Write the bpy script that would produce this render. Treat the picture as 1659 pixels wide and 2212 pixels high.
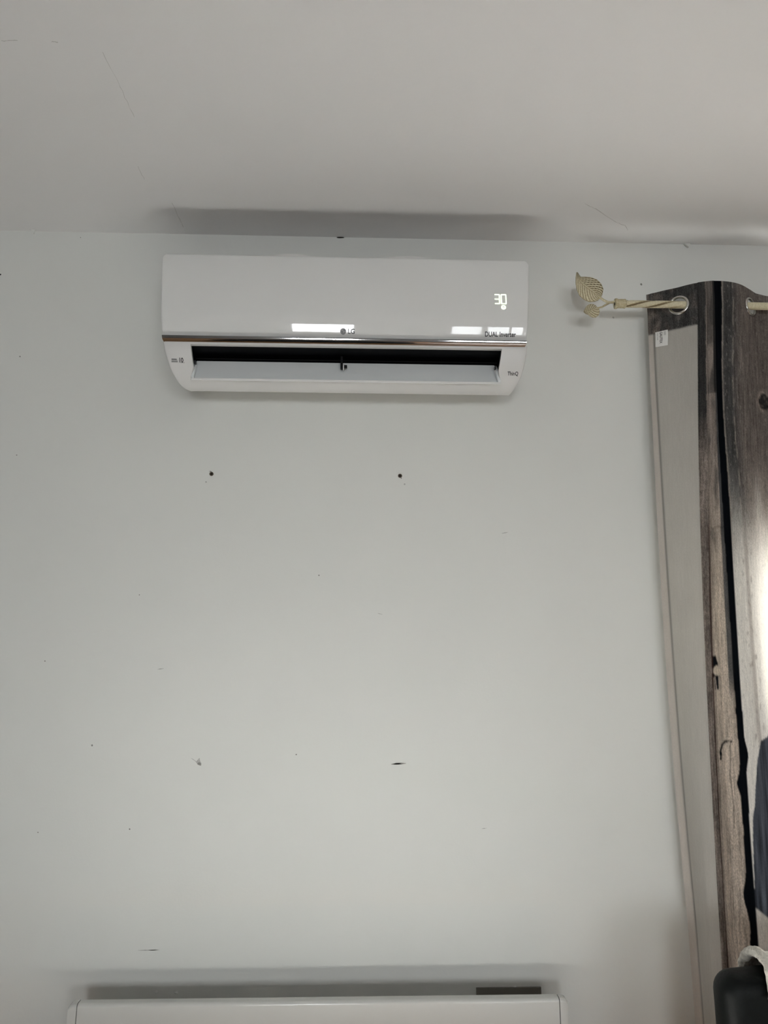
import bpy, bmesh, math, random
import numpy as np
from mathutils import Vector, noise

random.seed(7)
scene = bpy.context.scene
for o in list(bpy.data.objects):
    bpy.data.objects.remove(o)
COL = scene.collection

# ------------------------------------------------------------------ camera
F_PX, CAM_D, CAM_H = 1662.0, 1.82, 1.30
PITCH, YAW, ROLL = math.radians(12), math.radians(1.9), math.radians(0.1)
fw = Vector((math.sin(YAW) * math.cos(PITCH), math.cos(YAW) * math.cos(PITCH), math.sin(PITCH)))
rt = Vector((math.cos(YAW), -math.sin(YAW), 0))
up = rt.cross(fw)
cam_data = bpy.data.cameras.new('camera')
cam_data.sensor_fit = 'VERTICAL'
cam_data.sensor_height = 36.0
cam_data.lens = 36.0 * F_PX / 2212.0
cam_data.clip_start = 0.02
cam = bpy.data.objects.new('camera', cam_data)
COL.objects.link(cam)
r2 = rt * math.cos(ROLL) + up * math.sin(ROLL)
u2 = up * math.cos(ROLL) - rt * math.sin(ROLL)
from mathutils import Matrix
M = Matrix((r2, u2, -fw)).transposed().to_4x4()
M.translation = Vector((0, -CAM_D, CAM_H))
cam.matrix_world = M
scene.camera = cam


def P(px, py, d):
    """survey helper: point at distance d in front of the back wall seen at photo pixel (px, py)"""
    a, b = (px - 829.5) / F_PX, -(py - 1106) / F_PX
    v = fw + r2 * a + u2 * b
    t = (CAM_D - d) / v.y
    return Vector((v.x * t, -d, CAM_H + v.z * t))


def PZ(px, py, z):
    a, b = (px - 829.5) / F_PX, -(py - 1106) / F_PX
    v = fw + r2 * a + u2 * b
    t = (z - CAM_H) / v.z
    return Vector((v.x * t, -CAM_D + v.y * t, z))


# ------------------------------------------------------------------ world, light, exposure
world = bpy.data.worlds.new('world')
scene.world = world
world.use_nodes = True
bg = world.node_tree.nodes['Background']
bg.inputs[0].default_value = (0.86, 0.93, 1.0, 1)
bg.inputs[1].default_value = 1.0

ROOM_L, ROOM_R, ROOM_F, ROOM_H = -1.9, 4.1, -6.0, 2.42


def area(name, loc, rot, sx, sy, watts, col):
    l = bpy.data.lights.new(name, 'AREA')
    l.shape = 'RECTANGLE'
    l.size, l.size_y, l.energy, l.color = sx, sy, watts, col
    o = bpy.data.objects.new(name, l)
    o.location = loc
    o.rotation_euler = rot
    COL.objects.link(o)
    return o


# daylight through the two windows opposite, and through the curtained window
DOORS = [(-0.72, -0.02, 0.75, 1.65), (0.85, 2.35, 0.75, 1.65)]
WIN = (1.22, 3.85, 0.95, 2.04)
for i, (x0, x1, z0, z1) in enumerate(DOORS):
    area('daylight_windows', ((x0 + x1) / 2, ROOM_F - 0.35, (z0 + z1) / 2), (math.radians(90), 0, 0),
         x1 - x0, z1 - z0, (84, 34)[i] * (x1 - x0), (0.95, 0.985, 1.0))
area('daylight_window', ((WIN[0] + WIN[1]) / 2, 0.40, (WIN[2] + WIN[3]) / 2), (math.radians(-90), 0, 0),
     WIN[1] - WIN[0], WIN[3] - WIN[2], 44, (0.95, 0.985, 1.0))
sl = bpy.data.lights.new('sun', 'SUN')
sl.energy = 172.0
sl.angle = math.radians(0.6)
sl.color = (0.98, 0.995, 1.0)
sun = bpy.data.objects.new('sun', sl)
COL.objects.link(sun)
sun_dir = Vector((-0.94, -0.24, -0.35))
sun.rotation_euler = sun_dir.to_track_quat('-Z', 'Y').to_euler()

scene.cycles.adaptive_threshold = 0.04
scene.cycles.max_bounces = 5
scene.cycles.diffuse_bounces = 3
scene.cycles.glossy_bounces = 3
scene.cycles.transmission_bounces = 4
scene.cycles.transparent_max_bounces = 6
scene.cycles.caustics_reflective = False
scene.cycles.caustics_refractive = False
vs = scene.view_settings
vs.view_transform = 'Standard'
vs.look = 'None'
vs.exposure = 0.19
vs.gamma = 1.0
vs.use_curve_mapping = False

# ------------------------------------------------------------------ materials


def srgb(r, g, b):
    f = lambda c: (c / 255 / 12.92) if c <= 10.3 else ((c / 255 + 0.055) / 1.055) ** 2.4
    return (f(r), f(g), f(b), 1)


def mat(name, col, rough=0.5, metal=0.0, bump=None, var=0.0, vscale=3.0, spec=0.5, emit=None, coat=0.0, coords='Object'):
    m = bpy.data.materials.new(name)
    m.use_nodes = True
    nt = m.node_tree
    b = nt.nodes['Principled BSDF']
    b.inputs['Base Color'].default_value = col
    b.inputs['Roughness'].default_value = rough
    b.inputs['Metallic'].default_value = metal
    b.inputs['Specular IOR Level'].default_value = spec
    b.inputs['Coat Weight'].default_value = coat
    b.inputs['Coat Roughness'].default_value = 0.03
    tc = nt.nodes.new('ShaderNodeTexCoord')
    if var:
        n = nt.nodes.new('ShaderNodeTexNoise')
        n.inputs['Scale'].default_value = vscale
        n.inputs['Detail'].default_value = 4
        nt.links.new(tc.outputs[coords], n.inputs['Vector'])
        mr = nt.nodes.new('ShaderNodeMapRange')
        mr.inputs['From Min'].default_value = 0.3
        mr.inputs['From Max'].default_value = 0.7
        mr.inputs['To Min'].default_value = 1 - var
        mr.inputs['To Max'].default_value = 1 + var * 0.4
        nt.links.new(n.outputs['Fac'], mr.inputs['Value'])
        mx = nt.nodes.new('ShaderNodeMix')
        mx.data_type = 'RGBA'
        mx.blend_type = 'MULTIPLY'
        mx.inputs[0].default_value = 1
        mx.inputs[6].default_value = col
        nt.links.new(mr.outputs[0], mx.inputs[7])
        nt.links.new(mx.outputs[2], b.inputs['Base Color'])
    if bump:
        sc, st, dist = bump
        n = nt.nodes.new('ShaderNodeTexNoise')
        n.inputs['Scale'].default_value = sc
        n.inputs['Detail'].default_value = 3
        nt.links.new(tc.outputs[coords], n.inputs['Vector'])
        bp = nt.nodes.new('ShaderNodeBump')
        bp.inputs['Strength'].default_value = st
        bp.inputs['Distance'].default_value = dist
        nt.links.new(n.outputs['Fac'], bp.inputs['Height'])
        nt.links.new(bp.outputs[0], b.inputs['Normal'])
    if emit:
        b.inputs['Emission Color'].default_value = emit[0]
        b.inputs['Emission Strength'].default_value = emit[1]
    return m


M_WALL = mat('wall_paint', (0.775, 0.78, 0.742, 1), 0.75, bump=(160, 0.25, 0.0008), var=0.03, vscale=1.7, spec=0.3)
M_CEIL = mat('ceiling_paint', (0.845, 0.835, 0.825, 1), 0.85, bump=(120, 0.25, 0.0008), var=0.03, vscale=1.3, spec=0.2)
M_OWALL = mat('other_wall_paint', (0.36, 0.365, 0.37, 1), 0.8, var=0.02)
M_TRIM = mat('white_trim', (0.78, 0.78, 0.76, 1), 0.4)
M_PANEL = mat('panel_gloss_white', (0.80, 0.80, 0.78, 1), 0.025, spec=0.55, var=0.015, vscale=5)
M_CASE = mat('casing_plastic', (0.72, 0.71, 0.69, 1), 0.38, spec=0.4, var=0.02, vscale=8)
M_VANE = mat('vane_plastic', (0.82, 0.85, 0.85, 1), 0.35, spec=0.4, bump=(500, 0.1, 0.0003))
M_CHROME = mat('chrome', (0.86, 0.86, 0.86, 1), 0.05, metal=1.0)
M_BLACK = mat('outlet_black', (0.004, 0.004, 0.005, 1), 0.55, spec=0.2)
M_DARK = mat('dark_plastic', (0.012, 0.012, 0.014, 1), 0.4)
M_INK = mat('ink', (0.025, 0.025, 0.028, 1), 0.5)
M_INKGREY = mat('ink_grey', (0.10, 0.10, 0.105, 1), 0.35)
M_INKLIGHT = mat('ink_light', (0.42, 0.42, 0.41, 1), 0.4)
M_LED = mat('led_digits', (0.9, 1.0, 0.8, 1), 0.4, emit=((0.86, 1.0, 0.74, 1), 1.0))
M_HEATER = mat('heater_enamel', (0.62, 0.62, 0.59, 1), 0.16, spec=0.5, var=0.02, vscale=6)
M_HEATDARK = mat('heater_seam', (0.12, 0.12, 0.115, 1), 0.6)
M_BRACKET = mat('bracket_brown_grey', (0.17, 0.16, 0.135, 1), 0.6)
M_STEEL = mat('grommet_steel', (0.52, 0.51, 0.48, 1), 0.2, metal=1.0)
M_LEATHER = mat('black_leather', (0.0045, 0.006, 0.0055, 1), 0.5, spec=0.16, bump=(220, 0.35, 0.0012), var=0.3, vscale=30)
M_WOOL = mat('cream_wool', (0.72, 0.69, 0.62, 1), 0.95, spec=0.1, bump=(260, 0.9, 0.004), var=0.25, vscale=120)
M_WOODLEG = mat('dark_wood', (0.05, 0.03, 0.02, 1), 0.5, var=0.3, vscale=12)
M_PLUG = mat('plug_brown', (0.10, 0.075, 0.05, 1), 0.7)
M_HOLE = mat('hole_dark', (0.012, 0.009, 0.007, 1), 0.9)
M_SCUFF = mat('scuff_grey', (0.31, 0.30, 0.275, 1), 0.8, var=0.3, vscale=300)
M_SCUFFL = mat('scuff_light', (0.53, 0.525, 0.50, 1), 0.8, var=0.3, vscale=300)
M_CRACK = mat('crack_grey', (0.57, 0.56, 0.54, 1), 0.9)
M_TAG = mat('tag_white', (0.80, 0.79, 0.76, 1), 0.6, bump=(900, 0.2, 0.0004))

# wood floor: colour by planks + grain
M_FLOOR = bpy.data.materials.new('floor_wood')
M_FLOOR.use_nodes = True
nt = M_FLOOR.node_tree
b = nt.nodes['Principled BSDF']
b.inputs['Roughness'].default_value = 0.35
tc = nt.nodes.new('ShaderNodeTexCoord')
mp = nt.nodes.new('ShaderNodeMapping')
mp.inputs['Scale'].default_value = (14, 1.2, 1)
n = nt.nodes.new('ShaderNodeTexNoise')
n.inputs['Scale'].default_value = 3
n.inputs['Detail'].default_value = 6
cr = nt.nodes.new('ShaderNodeValToRGB')
cr.color_ramp.elements[0].position, cr.color_ramp.elements[0].color = 0.3, (0.20, 0.10, 0.045, 1)
cr.color_ramp.elements[1].position, cr.color_ramp.elements[1].color = 0.7, (0.36, 0.20, 0.095, 1)
nt.links.new(tc.outputs['Object'], mp.inputs['Vector'])
nt.links.new(mp.outputs[0], n.inputs['Vector'])
nt.links.new(n.outputs['Fac'], cr.inputs['Fac'])
nt.links.new(cr.outputs[0], b.inputs['Base Color'])

# clear window glass that lets daylight straight through
M_GLASS = bpy.data.materials.new('window_glass')
M_GLASS.use_nodes = True
nt = M_GLASS.node_tree
nt.nodes.remove(nt.nodes['Principled BSDF'])
tr = nt.nodes.new('ShaderNodeBsdfTransparent')
gl = nt.nodes.new('ShaderNodeBsdfGlossy')
gl.inputs['Roughness'].default_value = 0.02
mxs = nt.nodes.new('ShaderNodeMixShader')
mxs.inputs[0].default_value = 0.06
nt.links.new(tr.outputs[0], mxs.inputs[1])
nt.links.new(gl.outputs[0], mxs.inputs[2])
nt.links.new(mxs.outputs[0], nt.nodes['Material Output'].inputs['Surface'])

# painted cream metal whose patina comes from a colour attribute
M_CREAM = bpy.data.materials.new('cream_patina')
M_CREAM.use_nodes = True
nt = M_CREAM.node_tree
b = nt.nodes['Principled BSDF']
b.inputs['Roughness'].default_value = 0.5
at = nt.nodes.new('ShaderNodeAttribute')
at.attribute_name = 'patina'
n = nt.nodes.new('ShaderNodeTexNoise')
n.inputs['Scale'].default_value = 260
n.inputs['Detail'].default_value = 4
tc = nt.nodes.new('ShaderNodeTexCoord')
nt.links.new(tc.outputs['Object'], n.inputs['Vector'])
ad = nt.nodes.new('ShaderNodeMath')
ad.operation = 'MULTIPLY_ADD'
ad.inputs[1].default_value = 0.45
nt.links.new(n.outputs['Fac'], ad.inputs[0])
nt.links.new(at.outputs['Fac'], ad.inputs[2])
cr = nt.nodes.new('ShaderNodeValToRGB')
cr.color_ramp.elements[0].position, cr.color_ramp.elements[0].color = 0.25, srgb(224, 217, 188)
cr.color_ramp.elements[1].position, cr.color_ramp.elements[1].color = 1.0, srgb(104, 86, 54)
e = cr.color_ramp.elements.new(0.55)
e.color = srgb(190, 178, 142)
nt.links.new(ad.outputs[0], cr.inputs['Fac'])
nt.links.new(cr.outputs[0], b.inputs['Base Color'])


def fabric(name, attr, trans):
    m = bpy.data.materials.new(name)
    m.use_nodes = True
    nt = m.node_tree
    nt.nodes.remove(nt.nodes['Principled BSDF'])
    at = nt.nodes.new('ShaderNodeAttribute')
    at.attribute_name = attr
    uv = nt.nodes.new('ShaderNodeAttribute')
    uv.attribute_name = 'UVMap'
    mp = nt.nodes.new('ShaderNodeMapping')
    mp.inputs['Scale'].default_value = (420, 26, 1)
    nt.links.new(uv.outputs['Vector'], mp.inputs['Vector'])
    n = nt.nodes.new('ShaderNodeTexNoise')
    n.inputs['Scale'].default_value = 1.0
    n.inputs['Detail'].default_value = 5
    n.inputs['Roughness'].default_value = 0.65
    nt.links.new(mp.outputs[0], n.inputs['Vector'])
    mr = nt.nodes.new('ShaderNodeMapRange')
    mr.inputs['From Min'].default_value = 0.3
    mr.inputs['From Max'].default_value = 0.7
    mr.inputs['To Min'].default_value = 0.52
    mr.inputs['To Max'].default_value = 1.42
    nt.links.new(n.outputs['Fac'], mr.inputs['Value'])
    mp2 = nt.nodes.new('ShaderNodeMapping')
    mp2.inputs['Scale'].default_value = (620, 240, 1)
    mp2.inputs['Rotation'].default_value = (0, 0, 0.5)
    nt.links.new(uv.outputs['Vector'], mp2.inputs['Vector'])
    n2 = nt.nodes.new('ShaderNodeTexNoise')
    n2.inputs['Scale'].default_value = 1.0
    n2.inputs['Detail'].default_value = 2
    nt.links.new(mp2.outputs[0], n2.inputs['Vector'])
    mr2 = nt.nodes.new('ShaderNodeMapRange')
    mr2.inputs['From Min'].default_value = 0.3
    mr2.inputs['From Max'].default_value = 0.7
    mr2.inputs['To Min'].default_value = 0.62
    mr2.inputs['To Max'].default_value = 1.38
    nt.links.new(n2.outputs['Fac'], mr2.inputs['Value'])
    m1 = nt.nodes.new('ShaderNodeMath')
    m1.operation = 'MULTIPLY'
    nt.links.new(mr.outputs[0], m1.inputs[0])
    nt.links.new(mr2.outputs[0], m1.inputs[1])
    # grain fades out where alpha of the attribute is low (plain lining)
    m2 = nt.nodes.new('ShaderNodeMix')
    m2.data_type = 'FLOAT'
    m2.inputs[2].default_value = 1.0
    nt.links.new(at.outputs['Alpha'], m2.inputs[0])
    nt.links.new(m1.outputs[0], m2.inputs[3])
    mx = nt.nodes.new('ShaderNodeMix')
    mx.data_type = 'RGBA'
    mx.blend_type = 'MULTIPLY'
    mx.inputs[0].default_value = 1
    nt.links.new(at.outputs['Color'], mx.inputs[6])
    nt.links.new(m2.outputs[0], mx.inputs[7])
    df = nt.nodes.new('ShaderNodeBsdfDiffuse')
    tl = nt.nodes.new('ShaderNodeBsdfTranslucent')
    nt.links.new(mx.outputs[2], df.inputs['Color'])
    nt.links.new(mx.outputs[2], tl.inputs['Color'])
    ms = nt.nodes.new('ShaderNodeMixShader')
    ms.inputs[0].default_value = trans
    nt.links.new(df.outputs[0], ms.inputs[1])
    nt.links.new(tl.outputs[0], ms.inputs[2])
    nt.links.new(ms.outputs[0], nt.nodes['Material Output'].inputs['Surface'])
    return m


M_CURTAIN = fabric('printed_curtain_fabric', 'print', 0.27)

# ------------------------------------------------------------------ mesh helpers


def link(name, me, material, parent=None, smooth=False):
    if isinstance(material, (list, tuple)):
        for m in material:
            me.materials.append(m)
    elif material:
        me.materials.append(material)
    if smooth:
        me.polygons.foreach_set('use_smooth', [True] * len(me.polygons))
    o = bpy.data.objects.new(name, me)
    COL.objects.link(o)
    if parent:
        o.parent = parent
    return o


def mesh(name, verts, faces, material, parent=None, smooth=False):
    me = bpy.data.meshes.new(name)
    me.from_pydata([tuple(v) for v in verts], [], faces)
    me.update()
    return link(name, me, material, parent, smooth)


def from_bm(name, bm, material, parent=None, smooth=False):
    me = bpy.data.meshes.new(name)
    bmesh.ops.recalc_face_normals(bm, faces=bm.faces)
    bm.to_mesh(me)
    bm.free()
    return link(name, me, material, parent, smooth)


def box(bm, a, b, bev=0.0, seg=2):
    c = [(a[i] + b[i]) / 2 for i in range(3)]
    s = [abs(b[i] - a[i]) for i in range(3)]
    r = bmesh.ops.create_cube(bm, size=1)
    vs_ = r['verts']
    bmesh.ops.scale(bm, vec=s, verts=vs_)
    bmesh.ops.translate(bm, vec=c, verts=vs_)
    if bev:
        ed = list({e for v in vs_ for e in v.link_edges})
        bmesh.ops.bevel(bm, geom=ed, offset=bev, segments=seg, profile=0.5, affect='EDGES')


def boxes(name, lst, material, parent=None, bev=0.0, seg=2):
    bm = bmesh.new()
    for a, b in lst:
        box(bm, a, b, bev, seg)
    return from_bm(name, bm, material, parent, smooth=False)


def grid(name, rows, material, parent=None, thick=0.0, smooth=True, skip=None):
    """rows: list of equal-length point lists; optional back layer offset +thick in y (towards the wall)"""
    R, C = len(rows), len(rows[0])
    v = [p for r in rows for p in r]
    f = []
    for i in range(R - 1):
        for j in range(C - 1):
            if skip and skip(i, j):
                continue
            f.append((i * C + j, i * C + j + 1, (i + 1) * C + j + 1, (i + 1) * C + j))
    if thick:
        k = len(v)
        v = v + [Vector((p[0], p[1] + thick, p[2])) for p in v]
        fb = [tuple(reversed([q + k for q in g])) for g in f]
        edges = {}
        for g in f:
            for a, b_ in zip(g, g[1:] + g[:1]):
                edges[(a, b_)] = 1
        sides = [(b_, a, a + k, b_ + k) for (a, b_) in edges if (b_, a) not in edges]
        f = f + fb + sides
    me = bpy.data.meshes.new(name)
    me.from_pydata([tuple(q) for q in v], [], f)
    me.update()
    bm = bmesh.new()
    bm.from_mesh(me)
    bmesh.ops.delete(bm, geom=[q for q in bm.verts if not q.link_faces], context='VERTS')
    bmesh.ops.recalc_face_normals(bm, faces=bm.faces)
    bm.to_mesh(me)
    bm.free()
    o = link(name, me, material, parent, smooth)
    if smooth:
        sharp(o)
    return o


def sharp(o, ang=38):
    me = o.data
    bm = bmesh.new()
    bm.from_mesh(me)
    for e in bm.edges:
        if len(e.link_faces) == 2:
            e.smooth = e.calc_face_angle(0) < math.radians(ang)
    bm.to_mesh(me)
    bm.free()


def tube(name, pts, radii, material, parent=None, n=12, caps=True):
    pts = [Vector(p) for p in pts]
    if not isinstance(radii, (list, tuple)):
        radii = [radii] * len(pts)
    v, f = [], []
    side = None
    for i, p in enumerate(pts):
        d = (pts[min(i + 1, len(pts) - 1)] - pts[max(i - 1, 0)]).normalized()
        if side is None:
            side = d.orthogonal().normalized()
        side = (side - d * side.dot(d)).normalized()
        bi = d.cross(side)
        for k in range(n):
            a = 2 * math.pi * k / n
            v.append(p + (side * math.cos(a) + bi * math.sin(a)) * radii[i])
    for i in range(len(pts) - 1):
        for k in range(n):
            k2 = (k + 1) % n
            f.append((i * n + k, i * n + k2, (i + 1) * n + k2, (i + 1) * n + k))
    if caps:
        f.append(tuple(reversed(range(n))))
        f.append(tuple(range((len(pts) - 1) * n, len(pts) * n)))
    return mesh(name, v, f, material, parent, smooth=True)


def empty(name, loc=(0, 0, 0)):
    o = bpy.data.objects.new(name, None)
    COL.objects.link(o)
    o.location = loc
    return o


def tag(o, label=None, cat=None, group=None, kind=None):
    if label: o['label'] = label
    if cat: o['category'] = cat
    if group: o['group'] = group
    if kind: o['kind'] = kind
    return o


def part_at(o, root):
    """parent while keeping world placement (root is an unrotated empty)"""
    o.parent = root
    o.matrix_parent_inverse = Matrix.Translation(-root.location)
    return o


# ------------------------------------------------------------------ room shell
T = 0.15
wl = [((ROOM_L - T, 0, 0), (WIN[0], T, ROOM_H)), ((WIN[1], 0, 0), (ROOM_R + T, T, ROOM_H)),
      ((WIN[0], 0, 0), (WIN[1], T, WIN[2])), ((WIN[0], 0, WIN[3]), (WIN[1], T, ROOM_H))]
wall = tag(boxes('wall_back', wl, M_WALL), 'off white painted wall carrying the air conditioner', None, None, 'structure')
tag(boxes('floor', [((ROOM_L - T, ROOM_F - T, -0.1), (ROOM_R + T, T, 0))], M_FLOOR), kind='structure')
ceil = tag(boxes('ceiling', [((ROOM_L - T, ROOM_F - T, ROOM_H), (ROOM_R + T, T, ROOM_H + 0.1))], M_CEIL), kind='structure')
tag(boxes('wall_left', [((ROOM_L - T, ROOM_F, 0), (ROOM_L, 0, ROOM_H))], M_OWALL), kind='structure')
tag(boxes('wall_right', [((ROOM_R, ROOM_F, 0), (ROOM_R + T, 0, ROOM_H))], M_OWALL), kind='structure')
fl = []
xs = [ROOM_L - T] + [q for d in DOORS for q in d[:2]] + [ROOM_R + T]
for i in range(0, len(xs), 2):
    fl.append(((xs[i], ROOM_F - T, 0), (xs[i + 1], ROOM_F, ROOM_H)))
for x0, x1, z0, z1 in DOORS:
    fl.append(((x0, ROOM_F - T, z1), (x1, ROOM_F, ROOM_H)))
    fl.append(((x0, ROOM_F - T, 0), (x1, ROOM_F, z0)))
tag(boxes('wall_front', fl, M_OWALL), kind='structure')
tag(boxes('baseboard_back', [((ROOM_L, -0.015, 0), (ROOM_R, 0, 0.09))], M_TRIM), kind='structure')


def window(name, x0, x1, z0, z1, y, nx, zbars, fr=0.05):
    r = tag(empty(name, ((x0 + x1) / 2, y, z0)), kind='structure')
    fb = [((x0, y - .03, z0), (x0 + fr, y + .03, z1)), ((x1 - fr, y - .03, z0), (x1, y + .03, z1)),
          ((x0 + fr, y - .03, z0), (x1 - fr, y + .03, z0 + fr)), ((x0 + fr, y - .03, z1 - fr), (x1 - fr, y + .03, z1))]
    part_at(boxes('window_frame', fb, M_TRIM), r)
    w = (x1 - x0) / nx
    for i in range(1, nx):
        part_at(boxes('mullion', [((x0 + w * i - .03, y - .025, z0 + fr), (x0 + w * i + .03, y + .025, z1 - fr))], M_TRIM), r)
    zz = [z0 + fr] + list(zbars) + [z1 - fr]
    for zb in zbars:
        part_at(boxes('transom', [((x0 + fr, y - .02, zb - .02), (x1 - fr, y + .02, zb + .02))], M_TRIM), r)
    for i in range(nx):
        for k in range(len(zz) - 1):
            part_at(boxes('pane', [((x0 + w * i, y - .003, zz[k]), (x0 + w * (i + 1), y + .003, zz[k + 1]))], M_GLASS), r)
    return r


window('window_1', *WIN, 0.08, 2, [])
window('window_2', *DOORS[0], ROOM_F - 0.1, 1, [])
window('window_3', *DOORS[1], ROOM_F - 0.1, 4, [])

# marks on the wall: flat paint scuffs, specks and small chips


def decal(name, pts, d, material, parent):
    return mesh(name, [P(x, y, d) for x, y in pts], [tuple(range(len(pts)))], material, parent)


def speck(px, py, r, m, ry=None, name='speck_mark', d=0.0006):
    ry = ry or r
    n_ = 9
    decal(name, [(px + r * math.cos(2 * math.pi * k / n_) * random.uniform(.75, 1.15),
                  py - ry * math.sin(2 * math.pi * k / n_) * random.uniform(.75, 1.15)) for k in range(n_)], d, m, wall)


for x, y, r, m in [(43, 770, 1.7, M_SCUFF), (36, 983, 1.4, M_SCUFF), (97, 1428, 1.6, M_SCUFF), (199, 1610, 2.2, M_SCUFF),
                   (301, 1285, 1.3, M_SCUFF), (689, 1243, 1.6, M_SCUFF), (640, 1630, 1.6, M_SCUFF), (82, 1798, 1.5, M_SCUFF),
                   (1385, 614, 2.6, M_SCUFF), (1, 593, 2.0, M_INK), (1325, 686, 2.2, M_SCUFFL), (280, 1791, 1.8, M_SCUFF),
                   (174, 513, 1.0, M_SCUFF), (445, 1041, 1.8, M_SCUFFL), (874, 1046, 2.0, M_SCUFFL)]:
    speck(x, y, r, m)
for x0, y0, x1, y1, w, m in [(845, 1651, 877, 1649, 1.6, M_SCUFF), (850, 1650, 866, 1649.5, 1.6, M_SCUFF), (298, 2053, 345, 2052, 0.8, M_SCUFFL), (320, 2053, 341, 2052.3, 1.0, M_SCUFF),
                             (1084, 1152, 1097, 1150, 0.8, M_SCUFFL), (340, 1446, 354, 1444, .8, M_SCUFFL), (816, 1325, 826, 1327, .7, M_SCUFFL),
                             (412, 1637, 428, 1648, 0.9, M_SCUFFL), (1040, 1790, 1052, 1789, .6, M_SCUFFL)]:
    k = 7
    top_, bot_ = [], []
    for i in range(k):
        t = i / (k - 1)
        ww = w * (0.25 + math.sin(math.pi * t)) * random.uniform(.6, 1.1)
        top_.append((x0 + (x1 - x0) * t, y0 + (y1 - y0) * t - ww))
        bot_.append((x0 + (x1 - x0) * t, y0 + (y1 - y0) * t + ww))
    decal('scuff_mark', top_ + bot_[::-1], 0.0005, m, wall)
decal('scuff_mark', [(423, 1646), (428, 1640), (431, 1637), (432, 1643), (435, 1649), (433, 1654), (427, 1652)], 0.0005, M_SCUFFL, wall)
decal('scuff_mark', [(426, 1649), (430, 1646), (435, 1650), (434, 1654), (428, 1652)], 0.0008, M_SCUFF, wall)
# chipped paint hanging from the ceiling joint, and the small dark hole above the unit
for (x, y, w, h) in [(71, 494, 12, 13), (1483, 528, 13, 8)]:
    a, b_, c = P(x - w / 2, y, 0.002), P(x + w / 2, y, 0.002), P(x + w * .25, y + h, 0.001)
    e_ = [Vector((q.x, q.y - .006, q.z)) for q in (a, b_, c)]
    mesh('paint_chip', [a, b_, c] + e_, [(0, 1, 2), (5, 4, 3), (0, 3, 4, 1), (1, 4, 5, 2), (2, 5, 3, 0)], M_WALL, wall)
speck(735.5, 512.8, 8, M_HOLE, 1.6, 'hole', 0.0015)
for x, y in [(338, 2143), (380, 2143.5), (1077, 2137), (1112, 2133)]:
    bm = bmesh.new()
    bmesh.ops.create_icosphere(bm, subdivisions=2, radius=0.004)
    bmesh.ops.scale(bm, vec=(1.1, .6, .8), verts=bm.verts)
    bmesh.ops.translate(bm, vec=P(x, y, 0), verts=bm.verts)
    from_bm('paint_blob', bm, M_WALL, wall, True)


def crack(pts, w):
    pts = [PZ(x, y, ROOM_H) for x, y in pts]
    fine = []
    for a, b_ in zip(pts, pts[1:]):
        for k in range(6):
            t = k / 6
            q = a.lerp(b_, t)
            fine.append(q + Vector((random.uniform(-1, 1), random.uniform(-1, 1), 0)) * 0.0012)
    fine.append(pts[-1])
    v, f = [], []
    for i, q in enumerate(fine):
        d = (fine[min(i + 1, len(fine) - 1)] - fine[max(0, i - 1)]).normalized()
        s = Vector((-d.y, d.x, 0)) * w * random.uniform(.35, 1.0)
        v += [q + s - Vector((0, 0, .0005)), q - s - Vector((0, 0, .0005))]
    for i in range(len(fine) - 1):
        f.append((2 * i, 2 * i + 1, 2 * i + 3, 2 * i + 2))
    mesh('crack', v, f, M_CRACK, ceil)


crack([(1262, 440), (1287, 451), (1330, 479), (1350, 487), (1356, 497)], 0.0010)
crack([(222, 112), (250, 166), (270, 210), (290, 252)], 0.0005)
crack([(298, 358), (312, 388)], 0.0005)
crack([(372, 438), (396, 490)], 0.0007)
crack([(2, 88), (38, 87)], 0.0008)
crack([(112, 89.5), (125, 90.5)], 0.0011)

# ------------------------------------------------------------------ air conditioner
ac = tag(empty('air_conditioner', (-0.034, 0, 1.95)),
         'white split air conditioner on the wall with open vane and lit 30', 'air conditioner')


def put(o):
    return part_at(o, ac)


XC = -0.034
# front panel side profile: (z, depth)
PROF = [(2.2650, .1700), (2.25, .1745), (2.20, .1815), (2.15, .1855), (2.118, .1872), (2.105, .1871), (2.098, .1863), (2.0895, .1848),
        (2.080, .1822), (2.071, .1794), (2.062, .1763), (2.0555, .1740)]


def pdepth(z):
    if z >= PROF[0][0]: return PROF[0][1]
    for (z1, d1), (z0, d0) in zip(PROF, PROF[1:]):
        if z >= z0:
            t = (z - z0) / (z1 - z0)
            return d0 + (d1 - d0) * t
    return PROF[-1][1]


# smooth profile by Catmull sampling
def smooth_prof(pr, n):
    out = []
    for i in range(len(pr) - 1):
        p0, p1, p2, p3 = pr[max(i - 1, 0)], pr[i], pr[i + 1], pr[min(i + 2, len(pr) - 1)]
        for k in range(n):
            t = k / n
            out.append(tuple(0.5 * ((2 * p1[c]) + (-p0[c] + p2[c]) * t + (2 * p0[c] - 5 * p1[c] + 4 * p2[c] - p3[c]) * t * t +
                                    (-p0[c] + 3 * p1[c] - 3 * p2[c] + p3[c]) * t ** 3) for c in range(2)))
    out.append(pr[-1])
    return out


PROF = smooth_prof(PROF, 6)


def on_panel(px, py):
    d = .185
    for _ in range(8):
        q = P(px, py, d)
        d = pdepth(q.z)
    return P(px, py, d)


ZT, ZB = PROF[0][0], PROF[-1][0]
RC = 0.016


def half_w(z):
    t = (z - ZB) / (ZT - ZB)
    return 0.4175 + 0.0135 * max(0, min(1, t))


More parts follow.
